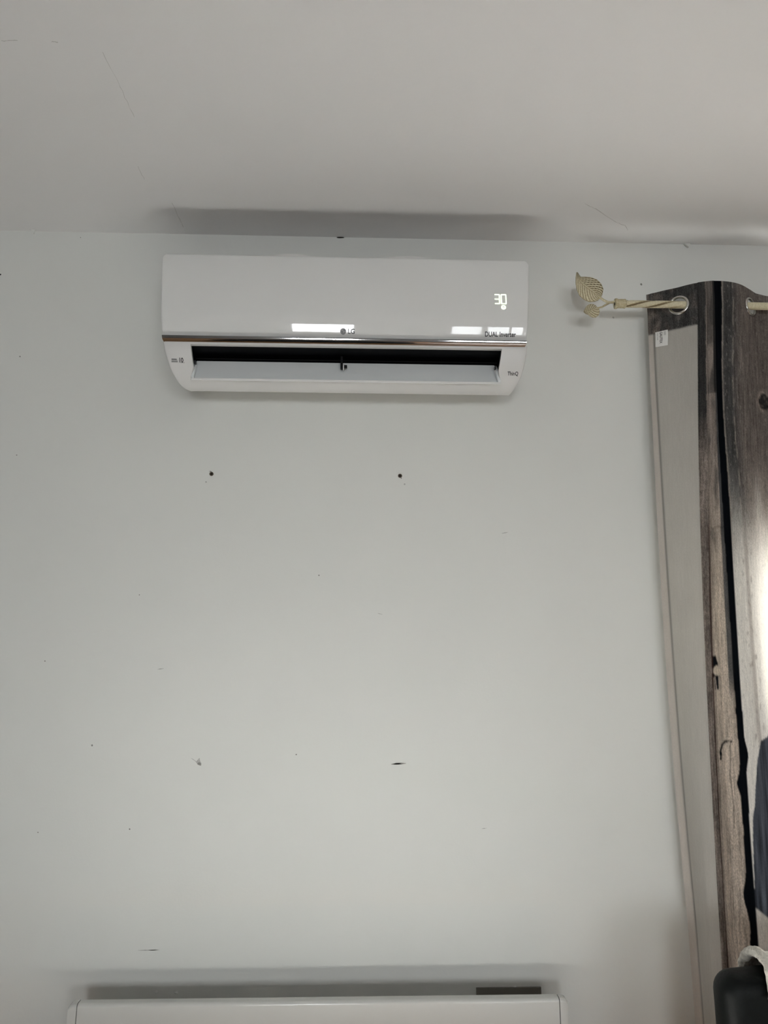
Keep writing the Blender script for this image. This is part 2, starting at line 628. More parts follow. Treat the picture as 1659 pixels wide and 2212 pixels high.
rows = []
zlist = [ZT - RC * (1 - math.cos(a * math.pi / 2 / 8)) for a in range(9)]
zlist = [ZT, ZT - .0004, ZT - .0012] + [z for z in zlist if ZT - z > .002]
zlist += [z for z, d in PROF if z < ZT - RC - .002]
RB = 0.004
for z in zlist:
    w = half_w(z)
    h = ZT - z
    if h < RC:
        w -= RC - math.sqrt(max(0, RC * RC - (RC - h) ** 2))
    row = []
    for xf in [0, .0006, .0015, .003, .005] + [None] * 15 + [.005, .003, .0015, .0006, 0]:
        row.append(xf)
    k = 0
    pts = []
    for j, xf in enumerate(row):
        if j < 5: x = -w + xf
        elif j >= 20: x = w - xf
        else: x = -w + .005 + (2 * w - .01) * (j - 4) / 16
        e = min(w - abs(x), h)
        off = RB - math.sqrt(max(0, RB * RB - (RB - e) ** 2)) if e < RB else 0
        pts.append(Vector((XC + x, -(pdepth(z) - off), z)))
    rows.append(pts)
put(grid('front_panel', rows, M_PANEL, thick=0.008))

# body behind the panel
bm = bmesh.new()
prof_b = [(0.0, 2.245), (.10, 2.256), (.155, 2.252), (.164, 2.235), (.168, 2.10), (.165, 2.045), (.03, 2.045), (.0, 2.045)]
hw = 0.408
va = [bm.verts.new((XC - hw, -d, z)) for d, z in prof_b]
vb = [bm.verts.new((XC + hw, -d, z)) for d, z in prof_b]
bm.faces.new(va)
bm.faces.new(vb)
for i in range(len(prof_b)):
    j = (i + 1) % len(prof_b)
    bm.faces.new((va[i], va[j], vb[j], vb[i]))
put(from_bm('body', bm, M_CASE))
# clips peeping over the top edge
for x0, x1 in [(590, 668), (838, 925)]:
    a, b_ = P(x0, 552, .158), P(x1, 556, .158)
    rr = []
    for i in range(13):
        t = i / 12
        x = a.x + (b_.x - a.x) * t
        hgt = .0055 * math.sin(math.pi * t) ** .6
        rr.append([Vector((x, -.150, 2.268 + hgt)), Vector((x, -.164, 2.268 + hgt)), Vector((x, -.166, 2.252))])
    put(grid('panel_clip', rr, M_CASE, thick=0.004))

# chrome strip
ZC0, ZC1 = 2.0552, 2.0415
rr = []
dch, zch = .1815, ZC0 - .0008
for i in range(11):
    rr.append((dch, zch))
    tl_ = math.radians(11 + 27 * i / 10)
    dch -= .00134 * math.tan(tl_)
    zch -= .00134
rows = []
for i, (d, z) in enumerate(rr):
    pts = []
    for j in range(41):
        t = j / 40
        hwc = .4165 - .004 * (i / 10) ** 2.5
        pts.append(Vector((XC - hwc + 2 * hwc * t, -d, z)))
    rows.append(pts)
put(grid('chrome_strip', rows, M_CHROME, thick=0.012))

# lower casing with the air outlet
CAS = [(741, .1752), (744, .1760), (748.5, .1762), (758, .1745), (770, .1715), (782, .1670), (795, .1605), (806, .1540), (817, .1460), (825.5, .1385),
       (832, .131), (838, .123), (843, .1145), (847, .1055), (848.5, .100)]
LEFT = {741: 352, 748: 353, 758: 354.5, 770: 357.5, 782: 361, 795: 365.5, 806: 370, 817: 376, 825: 381.5, 832: 387, 838: 392.5, 843: 399, 847: 408, 848: 414}
RIGHT = {741: 1140, 748: 1139, 758: 1138.5, 770: 1136.5, 782: 1134, 795: 1130.5, 806: 1126.5, 817: 1121.5, 825: 1117, 832: 1112.5, 838: 1108.5, 843: 1105, 847: 1101, 848: 1099}
CUTL = {741: 410.5, 770: 414, 798: 417.8, 812: 413.5, 826: 411.5}
CUTR = {741: 1085.5, 770: 1081.5, 798: 1077, 812: 1080, 826: 1082.5}


def interp(tab, y):
    ks = sorted(tab)
    if y <= ks[0]: return tab[ks[0]]
    for a, b_ in zip(ks, ks[1:]):
        if y <= b_: return tab[a] + (tab[b_] - tab[a]) * (y - a) / (b_ - a)
    return tab[ks[-1]]


rows = []
for y, d in CAS:
    z = P(746, y, d).z
    # photo lines tilt slightly across the unit: x from the pixel columns, height constant
    xl = P(interp(LEFT, y), y - 8, d).x
    xr = P(interp(RIGHT, y), y + 7, d).x
    cl = P(interp(CUTL, y), y - 7, d).x
    cr_ = P(interp(CUTR, y), y + 6, d).x
    xs_ = [xl, xl + .0008, xl + .002, xl + .0045] + [xl + .0045 + (cl - xl - .0045) * k / 5 for k in range(1, 6)]
    xs_ += [cl + (cr_ - cl) * k / 24 for k in range(1, 25)]
    xs_ += [cr_ + (xr - .0045 - cr_) * k / 5 for k in range(1, 6)] + [xr - .002, xr - .0008, xr]
    pts = []
    for x in xs_:
        e = min(x - xl, xr - x)
        off = .0045 - math.sqrt(max(0, .0045 ** 2 - (.0045 - e) ** 2)) if e < .0045 else 0
        pts.append(Vector((x, -(d - off), z)))
    rows.append(pts)
# underside runs back up to the wall
zb = rows[-1][0].z
for d, dz in [(.096, .0006), (.07, .012), (.002, .045)]:
    rows.append([Vector((p.x, -d, zb + dz)) for p in rows[len(CAS) - 1]])
CUT_ROWS = range(2, 9)
put(grid('lower_casing', rows, M_CASE, thick=0.0, skip=lambda i, j: (i in CUT_ROWS and 8 <= j < 32)))
CASROWS = rows
# inner rim of the outlet (thickness of the casing)
rim = []
ring = [rows[2][j] for j in range(8, 33)] + [rows[i][32] for i in range(3, 10)] + [rows[9][j] for j in range(31, 7, -1)] + [rows[i][8] for i in range(8, 2, -1)]
v = [p for p in ring] + [Vector((p.x, p.y + .012, p.z + .001)) for p in ring]
k = len(ring)
put(mesh('outlet_rim', v, [(i, (i + 1) % k, (i + 1) % k + k, i + k) for i in range(k)], M_CASE, smooth=False))
# black outlet duct
zt, zl = rows[2][8].z, rows[9][8].z
xl, xr = rows[4][8].x - .004, rows[4][32].x + .004
duct = [(.167, zt + .002), (.15, zt + .004), (.09, zt + .001), (.05, zt - .02), (.045, zt - .05), (.085, zl + .004), (.128, zl - .001)]
rr = [[Vector((xl, -d, z)), Vector((xr, -d, z))] for d, z in duct]
v, f = [], []
for a, b_ in rr:
    v += [a, b_]
for i in range(len(duct) - 1):
    f.append((2 * i, 2 * i + 1, 2 * i + 3, 2 * i + 2))
f.append(tuple(range(0, 2 * len(duct), 2)))
f.append(tuple(range(2 * len(duct) - 1, 0, -2)))
put(mesh('outlet_duct', v, f, M_BLACK))
# inner cross blade, just catching light, and upright swing blades
put(boxes('inner_blade', [((xl + .004, -.125, zt - .0135), (xr - .004, -.121, zt - .0120))], M_BLACK))
for i in range(14):
    x = xl + (xr - xl) * (i + .7) / 14.4
    bm = bmesh.new()
    box(bm, (x - .0007, -.076, zt - .040), (x + .0007, -.056, zt - .016))
    put(from_bm('swing_blade', bm, M_BLACK))

# open vane: curved sheet running from the front lip up and back
vy0, vy1 = rows[9][20].z, rows[9][20].z + .064
VN = 14
vr = []
for i in range(VN + 1):
    t = i / VN
    d = .1455 - .024 * t - .003 * math.sin(math.pi * t)
    z = vy0 + .0005 + .0535 * t - .002 * math.sin(math.pi * t)
    pl = P(412.5 + 10.5 * t, 819 - 40 * t, d).x + (.003 if t > .9 else 0) * ((t - .9) / .1) ** 2
    pr = P(1082 - 12 * t, 832 - 40 * t, d).x - (.003 if t > .9 else 0) * ((t - .9) / .1) ** 2
    vr.append([Vector((pl + (pr - pl) * k / 30, -d, z)) for k in range(31)])
vane = put(grid('vane', vr, M_VANE, thick=0.0022))
VROW = vr
lipv = [vr[0][0], vr[0][-1]]
vl = boxes('vane_lip', [((lipv[0].x, lipv[0].y - .0028, lipv[0].z - .0042), (lipv[1].x, lipv[0].y + .001, lipv[0].z + .0012))], M_TRIM, bev=.0008)
vl.parent = vane
for s, col in ((0, 1), (1, -1)):
    ia, ib = 3, 11
    base = [vr[i][0 if s == 0 else -1] for i in range(VN + 1)]
    sx = col
    bm = bmesh.new()
    prof = [(base[0].y, base[0].z), (base[11].y + .002, base[11].z + .002), (base[11].y - .010, base[11].z + .004), (base[8].y - .014, base[8].z + .002), (base[0].y - .004, base[0].z + .004)]
    off0 = 0.0
    A = [bm.verts.new((base[i].x + sx * .001, y, z)) for i, (y, z) in zip((0, 11, 11, 8, 0), prof)]
    B = [bm.verts.new((base[i].x + sx * .007, y, z)) for i, (y, z) in zip((0, 11, 11, 8, 0), prof)]
    bm.faces.new(A)
    bm.faces.new(B)
    for i in range(5):
        j = (i + 1) % 5
        bm.faces.new((A[i], A[j], B[j], B[i]))
    arm = from_bm('vane_arm', bm, M_VANE)
    arm.parent = vane
    arm.matrix_parent_inverse = Matrix()
# hinge sockets on the arms
for px, py in [(422.8, 785.5), (1069, 797)]:
    q = P(px, py, .137)
    hs = boxes('hinge_socket', [((q.x - .0022, q.y - .012, q.z - .0035), (q.x + .0022, q.y, q.z + .0035))], M_DARK, bev=.0006)
    hs.parent = vane
# centre support
q = P(738, 788, .138)
bm = bmesh.new()
box(bm, (q.x - .0028, q.y - .003, q.z - .008), (q.x + .0028, q.y + .010, q.z + .020), .0008)
box(bm, (q.x - .002, q.y - .005, q.z - .010), (q.x + .006, q.y + .003, q.z - .001), .0008)
put(from_bm('centre_support', bm, M_BLACK))
q = P(746.5, 792, .141)
bm = bmesh.new()
bmesh.ops.create_cone(bm, segments=14, radius1=.004, radius2=.0035, depth=.007, cap_ends=True, matrix=Matrix.Translation(q) @ Matrix.Rotation(math.radians(90), 4, 'Y'))
put(from_bm('support_pin', bm, M_BLACK, smooth=False))
q = P(742, 793, .144)
put(boxes('support_tab', [((q.x - .001, q.y - .004, q.z - .007), (q.x + .001, q.y + .004, q.z + .005))], M_TRIM))

# ---- lettering


def text_mesh(name, body, size, mapper, material, parent, shear=0.0, bold=0.0, spacing=1.0, xscale=1.0):
    cu = bpy.data.curves.new(name + '_curve', 'FONT')
    cu.body = body
    cu.size = size
    cu.shear = shear
    cu.space_character = spacing
    cu.offset = bold
    cu.resolution_u = 3
    ob = bpy.data.objects.new(name + '_tmp', cu)
    COL.objects.link(ob)
    dg = bpy.context.evaluated_depsgraph_get()
    me = bpy.data.meshes.new_from_object(ob.evaluated_get(dg))
    bpy.data.objects.remove(ob)
    bpy.data.curves.remove(cu)
    xs_ = [v.co.x for v in me.vertices]
    x0 = min(xs_)
    bm = bmesh.new()
    bm.from_mesh(me)
    bmesh.ops.subdivide_edges(bm, edges=[e for e in bm.edges if e.calc_length() > size * .3], cuts=1)
    bm.to_mesh(me)
    bm.free()
    for v in me.vertices:
        v.co = mapper((v.co.x - x0) * xscale, v.co.y)
    me.name = name
    o = link(name, me, material)
    part_at(o, parent)
    return o


def panel_map(px, py):
    o = on_panel(px, py)

    def f(tx, ty):
        z = o.z + ty
        return Vector((o.x + tx, -pdepth(z) - .0006, z))
    return f


def case_depth(z):
    pr = [(r[20].z, -r[20].y) for r in CASROWS[:len(CAS)]]
    for (z1, d1), (z0, d0) in zip(pr, pr[1:]):
        if z >= z0:
            return d0 + (d1 - d0) * (z - z0) / (z1 - z0)
    return pr[-1][1]


def case_map(px, py):
    d = .165
    for _ in range(8):
        q = P(px, py, d)
        d = case_depth(q.z)
    o = P(px, py, d)

    def f(tx, ty):
        z = o.z + ty
        return Vector((o.x + tx, -case_depth(z) - .0007, z))
    return f


text_mesh('brand_lettering', 'LG', .0150, panel_map(751.5, 721), M_INKGREY, ac, bold=.0003, xscale=.92)
text_mesh('series_lettering', 'DUAL Inverter', .0150, panel_map(1047.5, 727), M_INK, ac, bold=.0003, xscale=.78)
text_mesh('app_lettering', 'ThinQ', .0105, case_map(1096, 811), M_INK, ac, bold=.0002, xscale=.9)
text_mesh('warranty_lettering', '10', .0135, case_map(388, 783), M_INK, ac, bold=.0003, xscale=.8)
for y0, y1, x0, x1 in [(775.2, 777.2, 370.5, 382), (778, 778.9, 370.5, 383.5), (780, 781.2, 370.5, 384), (781.8, 782.8, 370.5, 384), (783.5, 784.2, 390, 399), (774.8, 784, 385.6, 386.0)]:
    f = case_map(370, 780)
    o_ = P(370, 780, .165)
    a, b_ = case_map(x0, y0)(0, 0), case_map(x1, y1)(0, 0)
    y_, z_ = f(0, 0).y, 0
    q1, q2 = Vector((a.x, a.y, a.z)), Vector((b_.x, a.y, a.z))
    q3, q4 = Vector((b_.x, b_.y, b_.z)), Vector((a.x, b_.y, b_.z))
    put(mesh('warranty_print', [q1, q2, q3, q4], [(0, 3, 2, 1)], M_INKGREY))

# round emblem: grey disc with a pale winking-face outline
fm = panel_map(741.3, 716)


def flat(name, polys, f, material, lift=.0):
    v, fc = [], []
    for poly in polys:
        k = len(v)
        for x, z in poly:
            p = f(x, z)
            v.append(Vector((p.x, p.y - lift, p.z)))
        fc.append(tuple(range(k, k + len(poly))))
    return put(mesh(name, v, fc, material))


R_ = .0068
flat('emblem_disc', [[(R_ * math.cos(a * math.pi / 16), R_ * math.sin(a * math.pi / 16)) for a in range(32)]], fm, M_INKGREY)


def arc(r0, r1, a0, a1, cx=0, cz=0, n_=16):
    out = []
    for i in range(n_):
        a, b_ = math.radians(a0 + (a1 - a0) * i / n_), math.radians(a0 + (a1 - a0) * (i + 1) / n_)
        out.append([(cx + r0 * math.cos(a), cz + r0 * math.sin(a)), (cx + r1 * math.cos(a), cz + r1 * math.sin(a)), (cx + r1 * math.cos(b_), cz + r1 * math.sin(b_)), (cx + r0 * math.cos(b_), cz + r0 * math.sin(b_))])
    return out


rect = lambda x0, z0, x1, z1: [(x0, z0), (x1, z0), (x1, z1), (x0, z1)]
flat('emblem_mark', arc(.0047, .0053, 75, 360) + [rect(.0012, -.0004, .0053, .0002), rect(-.0004, -.003, .0002, .003), rect(-.0004, -.003, .0018, -.0024)] +
     [[(-.0023 + .0009 * math.cos(a * math.pi / 5), .0019 + .0009 * math.sin(a * math.pi / 5)) for a in range(10)]], fm, M_INKLIGHT, .0004)

# lit seven-segment 30 and power symbol
fd = panel_map(1068, 657)
sg = 1 / 1000.0
S, Wd, Hd = .0027, .0136, .0262


def seg_digit(x0, on):
    s = S
    segs = {'a': rect(x0 + .0012, Hd - s, x0 + Wd - .0012, Hd), 'd': rect(x0 + .0012, 0, x0 + Wd - .0012, s), 'g': rect(x0 + .0012, Hd / 2 - s / 2, x0 + Wd - .002, Hd / 2 + s / 2),
            'b': rect(x0 + Wd - s, Hd / 2 + .0003, x0 + Wd, Hd - .0012), 'c': rect(x0 + Wd - s, .0012, x0 + Wd, Hd / 2 - .0003),
            'f': rect(x0, Hd / 2 + .0003, x0 + s, Hd - .0012), 'e': rect(x0, .0012, x0 + s, Hd / 2 - .0003)}
    return [segs[c] for c in on]


flat('display_digit', seg_digit(0, 'abgcd'), fd, M_LED)
flat('display_digit', seg_digit(.0152, 'abcdef'), fd, M_LED)
fp = panel_map(1087.7, 664)
flat('power_symbol', arc(.0026, .0056, 0, 360, n_=28) + arc(.0006, .0018, 200, 340, n_=8), fp, M_LED)

# ------------------------------------------------------------------ panel heater below
HD0, HD1 = .100, .125
hl, hr = P(147, 2170, HD1).x, P(1226, 2157, HD1).x
sl_, sr_ = P(166.5, 2168, HD1).x, P(1208.5, 2156, HD1).x
HZ = P(700, 2163, HD1).z
heater = tag(empty('panel_heater', ((hl + hr) / 2, -(HD0 + HD1) / 2, .15)), 'white enamelled wall heater with rounded end caps below the air conditioner', 'heater')


def hprof(z_top, r, r2_):
    pts = []
    for i in range(9):
        a = math.radians(90 * i / 8)
        pts.append((HD0 + .004 - .004 * math.cos(a), z_top - .004 + .004 * math.sin(a)))
    for i in range(9):
        a = math.radians(90 - 90 * i / 8)
        pts.append((HD1 - r + r * math.cos(a), z_top - r + r * math.sin(a)))
    pts += [(HD1, .16), (HD0, .16)]
    return pts


def hbody(name, x0, x1, z_top, m, n_=2, cap=0):
    pr = hprof(z_top, .007, .004)
    bm = bmesh.new()
    cols = []
    for i in range(n_):
        t = i / (n_ - 1)
        x = x0 + (x1 - x0) * t
        dz = 0
        if cap:
            e = (t if cap > 0 else 1 - t)
            dz = -.006 * (1 - math.sqrt(max(0, 1 - e * e)))
        cols.append([bm.verts.new((x, -d, z + (dz if z > .2 else 0))) for d, z in pr])
    for c1, c2 in zip(cols, cols[1:]):
        for i in range(len(pr)):
            j = (i + 1) % len(pr)
            bm.faces.new((c1[i], c1[j], c2[j], c2[i]))
    bm.faces.new(cols[0])
    bm.faces.new(list(reversed(cols[-1])))
    o = from_bm(name, bm, m, smooth=True)
    sharp(o, 50)
    return part_at(o, heater)


hbody('front_casing', sl_ + .0008, sr_ - .0008, HZ, M_HEATER)
hbody('end_cap', hl, sl_ - .0008, HZ, M_HEATER, 10, -1)
hbody('end_cap', sr_ + .0008, hr, HZ, M_HEATER, 10, 1)
part_at(boxes('seam', [((sl_ - .001, -HD1 + .003, .17), (sl_ + .001, -HD0 - .003, HZ - .004))], M_HEATDARK), heater)
part_at(boxes('seam', [((sr_ - .001, -HD1 + .003, .17), (sr_ + .001, -HD0 - .003, HZ - .004))], M_HEATDARK), heater)
for x0, x1 in [(1033, 1175), (190, 330)]:
    a, b_ = P(x0, 2152, .03).x, P(x1, 2152, .03).x
    zb_ = P(1100, 2150, .045).z - (.0 if x0 > 900 else .05)
    part_at(boxes('wall_bracket', [((a, -.05, zb_ - .06), (b_, -.001, zb_ - .055)), ((a, -HD0 - .001, zb_ - .12), (b_, -.001, zb_ - .11)), ((a, -.006, zb_ - .12), (b_, -.001, zb_))], M_BRACKET if x0 > 900 else M_CASE), heater)

# ------------------------------------------------------------------ wall plugs
for i, (px, py) in enumerate([(457, 1024), (864, 1028)]):
    c = P(px, py, 0)
    r = tag(empty('wall_plug', c), ['brown wall plug with a curled fibre under the left of the unit',
                                    'round brown wall plug under the right half of the unit'][i], 'wall plug', 'old fixing plugs in the wall')
    bm = bmesh.new()
    n_ = 16
    rings = [(.0048, .0), (.0050, .0016), (.0040, .0022), (.0028, .0018), (.0024, .0004)]
    vv = [[bm.verts.new((c.x + rr_ * math.cos(2 * math.pi * k / n_) * (1 + .08 * math.sin(3 * k + i)), -d_, c.z + rr_ * math.sin(2 * math.pi * k / n_))) for k in range(n_)] for rr_, d_ in rings]
    for a, b_ in zip(vv, vv[1:]):
        for k in range(n_):
            bm.faces.new((a[k], a[(k + 1) % n_], b_[(k + 1) % n_], b_[k]))
    part_at(from_bm('rim', bm, M_PLUG, smooth=True), r)
    bm = bmesh.new()
    bmesh.ops.create_circle(bm, cap_ends=True, segments=12, radius=.0027, matrix=Matrix.Translation((c.x, -.0011, c.z)) @ Matrix.Rotation(math.radians(90), 4, 'X'))
    part_at(from_bm('bore', bm, M_HOLE), r)
    if i == 0:
        part_at(tube('fibre', [P(457, 1021, .003), P(456, 1018.5, .004), P(453, 1018, .003)], .0007, M_PLUG, n=6), r)
    else:
        part_at(tube('fibre', [P(866, 1031, .003), P(867, 1034, .002)], .0007, M_PLUG, n=6), r)

# ------------------------------------------------------------------ curtain rod with leaf finial
ROD_D, ROD_Z, ROD_R = .088, 2.1995, .0092
rod = tag(empty('curtain_rod', (P(1330, 654, ROD_D).x, -ROD_D, ROD_Z)), 'cream twisted metal curtain rod ending in two cast leaves', 'curtain rod')


def rodpart(o):
    return part_at(o, rod)


def patina(o, fn):
    me = o.data
    at_ = me.attributes.new('patina', 'FLOAT', 'POINT')
    at_.data.foreach_set('value', [fn(v.co) for v in me.vertices])


x0, x1 = P(1343, 654, ROD_D).x, 3.55
xm = P(1500, 657, ROD_D).x
v, f = [], []
n_ = 28
N = 150
xs_ = [x0 + (xm - x0) * i / N for i in range(N + 1)] + [xm + .05, x1]
pat = []
for i, x in enumerate(xs_):
    tw = max(0, min(1, (xm - .03 - x) / .05))
    for k in range(n_):
        a = 2 * math.pi * k / n_
        g = math.sin(3 * (a + (x - x0) * 34))
        groove = max(0, g - .45) / .55 * tw
        rr_ = ROD_R * (1 - .14 * groove)
        v.append(Vector((x, -ROD_D + rr_ * math.cos(a), ROD_Z + rr_ * math.sin(a))))
        pat.append(.15 + .75 * groove)
for i in range(len(xs_) - 1):
    for k in range(n_):
        k2 = (k + 1) % n_
        f.append((i * n_ + k, i * n_ + k2, (i + 1) * n_ + k2, (i + 1) * n_ + k))
f.append(tuple(range(n_)))
shaft = rodpart(mesh('rod_shaft', v, f, M_CREAM, smooth=True))
at_ = shaft.data.attributes.new('patina', 'FLOAT', 'POINT')
at_.data.foreach_set('value', pat)
# collar
ca, cb = P(1328, 654, ROD_D).x, P(1351, 654, ROD_D).x
prof = [(0, .004), (0, .0125), (.003, .0130), (.0065, .0120), (.008, .0108), (.014, .0112), (cb - ca - .004, .0112), (cb - ca - .002, .0120), (cb - ca, .0105), (cb - ca, .008)]
v, f = [], []
n_ = 24
for dx, rr_ in prof:
    for k in range(n_):
        a = 2 * math.pi * k / n_
        w = 1 + .03 * math.sin(5 * a + dx * 700)
        v.append(Vector((ca + dx, -ROD_D + rr_ * w * math.cos(a), ROD_Z + rr_ * w * math.sin(a))))
for i in range(len(prof) - 1):
    for k in range(n_):
        k2 = (k + 1) % n_
        f.append((i * n_ + k, i * n_ + k2, (i + 1) * n_ + k2, (i + 1) * n_ + k))
f.append(tuple(range(n_)))
col = rodpart(mesh('collar', v, f, M_CREAM, smooth=True))
patina(col, lambda c: .3 + .25 * noise.noise(c * 300))
FD = ROD_D


def W(px, py, dd=0.0):
    return P(px, py, FD + dd)


st = rodpart(tube('stem', [W(1330, 652), W(1321, 653), W(1313, 653), W(1305, 649), W(1296, 643), W(1291, 638, .003)], [.0034, .0032, .0032, .003, .0027, .002], M_CREAM, n=10))
patina(st, lambda c: .25 + .3 * noise.noise(c * 250))
st = rodpart(tube('stem', [W(1316, 654), W(1309, 658), W(1301, 663), W(1292, 665), W(1286, 667, .002)], [.003, .0026, .0022, .0022, .0015], M_CREAM, n=10))
patina(st, lambda c: .3 + .3 * noise.noise(c * 250))


def leaf(rib, left, right, nveins, weave):
    """rib/left/right: matching pixel polylines from tip to base; veins raised, grooves darkened"""
    def samp(pl, t):
        L_ = [0]
        for a, b_ in zip(pl, pl[1:]):
            L_.append(L_[-1] + math.hypot(b_[0] - a[0], b_[1] - a[1]))
        s = t * L_[-1]
        for i in range(len(pl) - 1):
            if s <= L_[i + 1] + 1e-9:
                q = (s - L_[i]) / max(1e-9, L_[i + 1] - L_[i])
                return (pl[i][0] + (pl[i + 1][0] - pl[i][0]) * q, pl[i][1] + (pl[i + 1][1] - pl[i][1]) * q)
        return pl[-1]
    NS, NT = 72, 28
    rows_, pat_ = [], []
    for i in range(NS + 1):
        s = i / NS
        c = samp(rib, s)
        row_ = []
        for j in range(-NT, NT + 1):
            u = j / NT
            e = samp(left if u < 0 else right, s)
            au = abs(u)
            x, y = c[0] + (e[0] - c[0]) * au, c[1] + (e[1] - c[1]) * au
            vein = math.cos(2 * math.pi * nveins * (s - .28 * au))
            groove = max(0, vein - .2) / .8 * min(1, au * 5) * min(1, (1 - au) * 9 + .2)
            hole = 0
            if weave and u > 0:
                cross = math.cos(2 * math.pi * 5.5 * au)
                hole = max(0, cross - .1) * max(0, vein + .1) * min(1, au * 4) * (1 if .12 < au < .95 else 0)
            mid = math.exp(-(au / .05) ** 2)
            lip = math.exp(-((1 - au) / .06) ** 2)
            dep = .010 * (1 - au * au) * math.sin(math.pi * min(1, s * 1.0 + .05)) - .0014 * groove - .0022 * hole + .0022 * mid + .0012 * lip
            dep += .006 * max(0, .25 - s) * 4
            row_.append(P(x, y, FD + dep))
            pat_.append(min(1, .10 + .55 * groove + 1.3 * hole + .35 * math.exp(-((au - .08) / .03) ** 2) + .25 * lip))
        rows_.append(row_)
    v_ = [p for r in rows_ for p in r]
    Cn = 2 * NT + 1
    k_ = len(v_)
    v_ += [Vector((p.x, p.y + .0022, p.z)) for p in v_]
    f_ = []
    for i in range(NS):
        for j in range(Cn - 1):
            g = (i * Cn + j, i * Cn + j + 1, (i + 1) * Cn + j + 1, (i + 1) * Cn + j)
            f_.append(g)
            f_.append(tuple(reversed([q + k_ for q in g])))
    for i in range(NS):
        for j in (0, Cn - 1):
            a, b_ = i * Cn + j, (i + 1) * Cn + j
            f_.append((a, b_, b_ + k_, a + k_) if j == 0 else (b_, a, a + k_, b_ + k_))
    o = rodpart(mesh('leaf', v_, f_, M_CREAM, smooth=True))
    bm = bmesh.new()
    bm.from_mesh(o.data)
    bmesh.ops.recalc_face_normals(bm, faces=bm.faces)
    bm.to_mesh(o.data)
    bm.free()
    at2 = o.data.attributes.new('patina', 'FLOAT', 'POINT')
    at2.data.foreach_set('value', pat_ + pat_)
    return o


leaf([(1246.5, 588), (1247, 594), (1250, 603), (1258, 612), (1270, 621), (1281, 629), (1290, 637), (1297, 644)],
     [(1245.5, 588), (1244, 597), (1243.5, 610), (1246, 625), (1252, 638), (1262, 647), (1274, 652), (1285, 651), (1293, 648), (1297, 644.5)],
     [(1248, 588), (1251, 593), (1255, 598), (1264, 597.5), (1278, 599), (1290, 604), (1299, 613), (1303.5, 624), (1302, 634), (1299, 641), (1297, 643.5)], 12, True)
leaf([(1261, 672.5), (1268, 674), (1276, 671), (1284, 667.5), (1292, 664)],
     [(1261, 673), (1265, 677), (1271, 679), (1275, 683), (1281, 685.5), (1288, 685), (1293, 681), (1295.5, 675), (1295, 669), (1292.5, 665)],
     [(1261, 672), (1263, 667), (1267, 661), (1273, 657), (1280, 656.5), (1286, 659), (1290, 663), (1292, 664)], 7, False)
# rod brackets with an arm; near-black plate stands in for shade inside the eyelet
M_EYELET_SHADE = mat('bracket_eyelet_shade', (0.012, 0.011, 0.010, 1), 0.5)
bq = P(1463, 676, 0.0)  # plate set in line with the first eyelet to darken its hole
for xb, zb0 in ((bq.x, bq.z), (3.45, ROD_Z)):
    bm = bmesh.new()
    bmesh.ops.create_cone(bm, segments=28, radius1=.034, radius2=.028, depth=.012, cap_ends=True, matrix=Matrix.Translation((xb, -.006, zb0)) @ Matrix.Rotation(math.radians(90), 4, 'X'))
    box(bm, (xb - .006, -.040, ROD_Z - .022), (xb + .006, -.004, ROD_Z - .011), .001)
    box(bm, (xb - .006, -ROD_D - .004, ROD_Z - .0150), (xb + .006, -.034, ROD_Z - .0095), .001)
    rodpart(from_bm('bracket', bm, M_EYELET_SHADE))

# ------------------------------------------------------------------ curtain
ZTOP, ZHEM, ZHEAD = 2.2475, .06, 2.139
# control columns: (u-name, px at y650, depth, px at y2000, depth)
COLS = [('A', 1396.5, .046, 1486, .034), ('B', 1407.5, .053, 1504, .044), ('B2', 1436, .070, 1520, .072), ('G1', 1465, .086, 1532, .088), ('E', 1492, .103, 1546, .097),
        ('F', 1507, .110, 1553.5, .100), ('F2', 1509, .113, 1555, .105), ('C', 1524, .118, 1566, .096), ('C2', 1527, .119, 1569, .098), ('L', 1540, .122, 1590, .128),
        ('K', 1545, .122, 1616, .134), ('K2', 1561, .1215, 1637, .130), ('Q', 1583, .117, 1662, .128), ('R', 1603, .105, 1690, .112), ('G2', 1620, .083, 1705, .085),
        ('S', 1634, .062, 1722, .060), ('T', 1672, .050, 1760, .050), ('G3', 1735, .086, 1810, .086), ('U', 1795, .122, 1870, .125), ('G4', 1850, .084, 1925, .084), ('V', 1905, .050, 1980, .050),
        ('G5', 1960, .086, 2035, .086), ('U2', 2015, .122, 2090, .125), ('G6', 2070, .084, 2145, .084), ('V2', 2125, .050, 2200, .050),
        ('G7', 2180, .086, 2255, .086), ('U3', 2235, .122, 2310, .125), ('G8', 2290, .084, 2365, .084), ('V3', 2345, .050, 2420, .050),
        ('G9', 2400, .086, 2475, .086), ('U4', 2455, .122, 2530, .125), ('G10', 2510, .084, 2585, .084), ('V4', 2565, .050, 2640, .050),
        ('G11', 2620, .086, 2695, .086), ('U5', 2675, .122, 2750, .125)]
UN = {c[0]: i for i, c in enumerate(COLS)}
zt_, zb_ = 2.19, .79
top = [(P(c[1], 650, c[2]).x, c[2]) for c in COLS]
bot = [(P(c[3], 2000, c[4]).x, c[4]) for c in COLS]


def catm(arr, u):
    i = min(int(u), len(arr) - 2)
    t = u - i
    p0, p1, p2, p3 = arr[max(i - 1, 0)], arr[i], arr[i + 1], arr[min(i + 2, len(arr) - 1)]
    x = p1[0] + (p2[0] - p1[0]) * t
    d = 0.5 * ((2 * p1[1]) + (-p0[1] + p2[1]) * t + (2 * p0[1] - 5 * p1[1] + 4 * p2[1] - p3[1]) * t * t + (-p0[1] + 3 * p1[1] - 3 * p2[1] + p3[1]) * t ** 3)
    lo, hi = min(p1[1], p2[1]) - .002, max(p1[1], p2[1]) + .002
    return x, max(lo, min(hi, d))


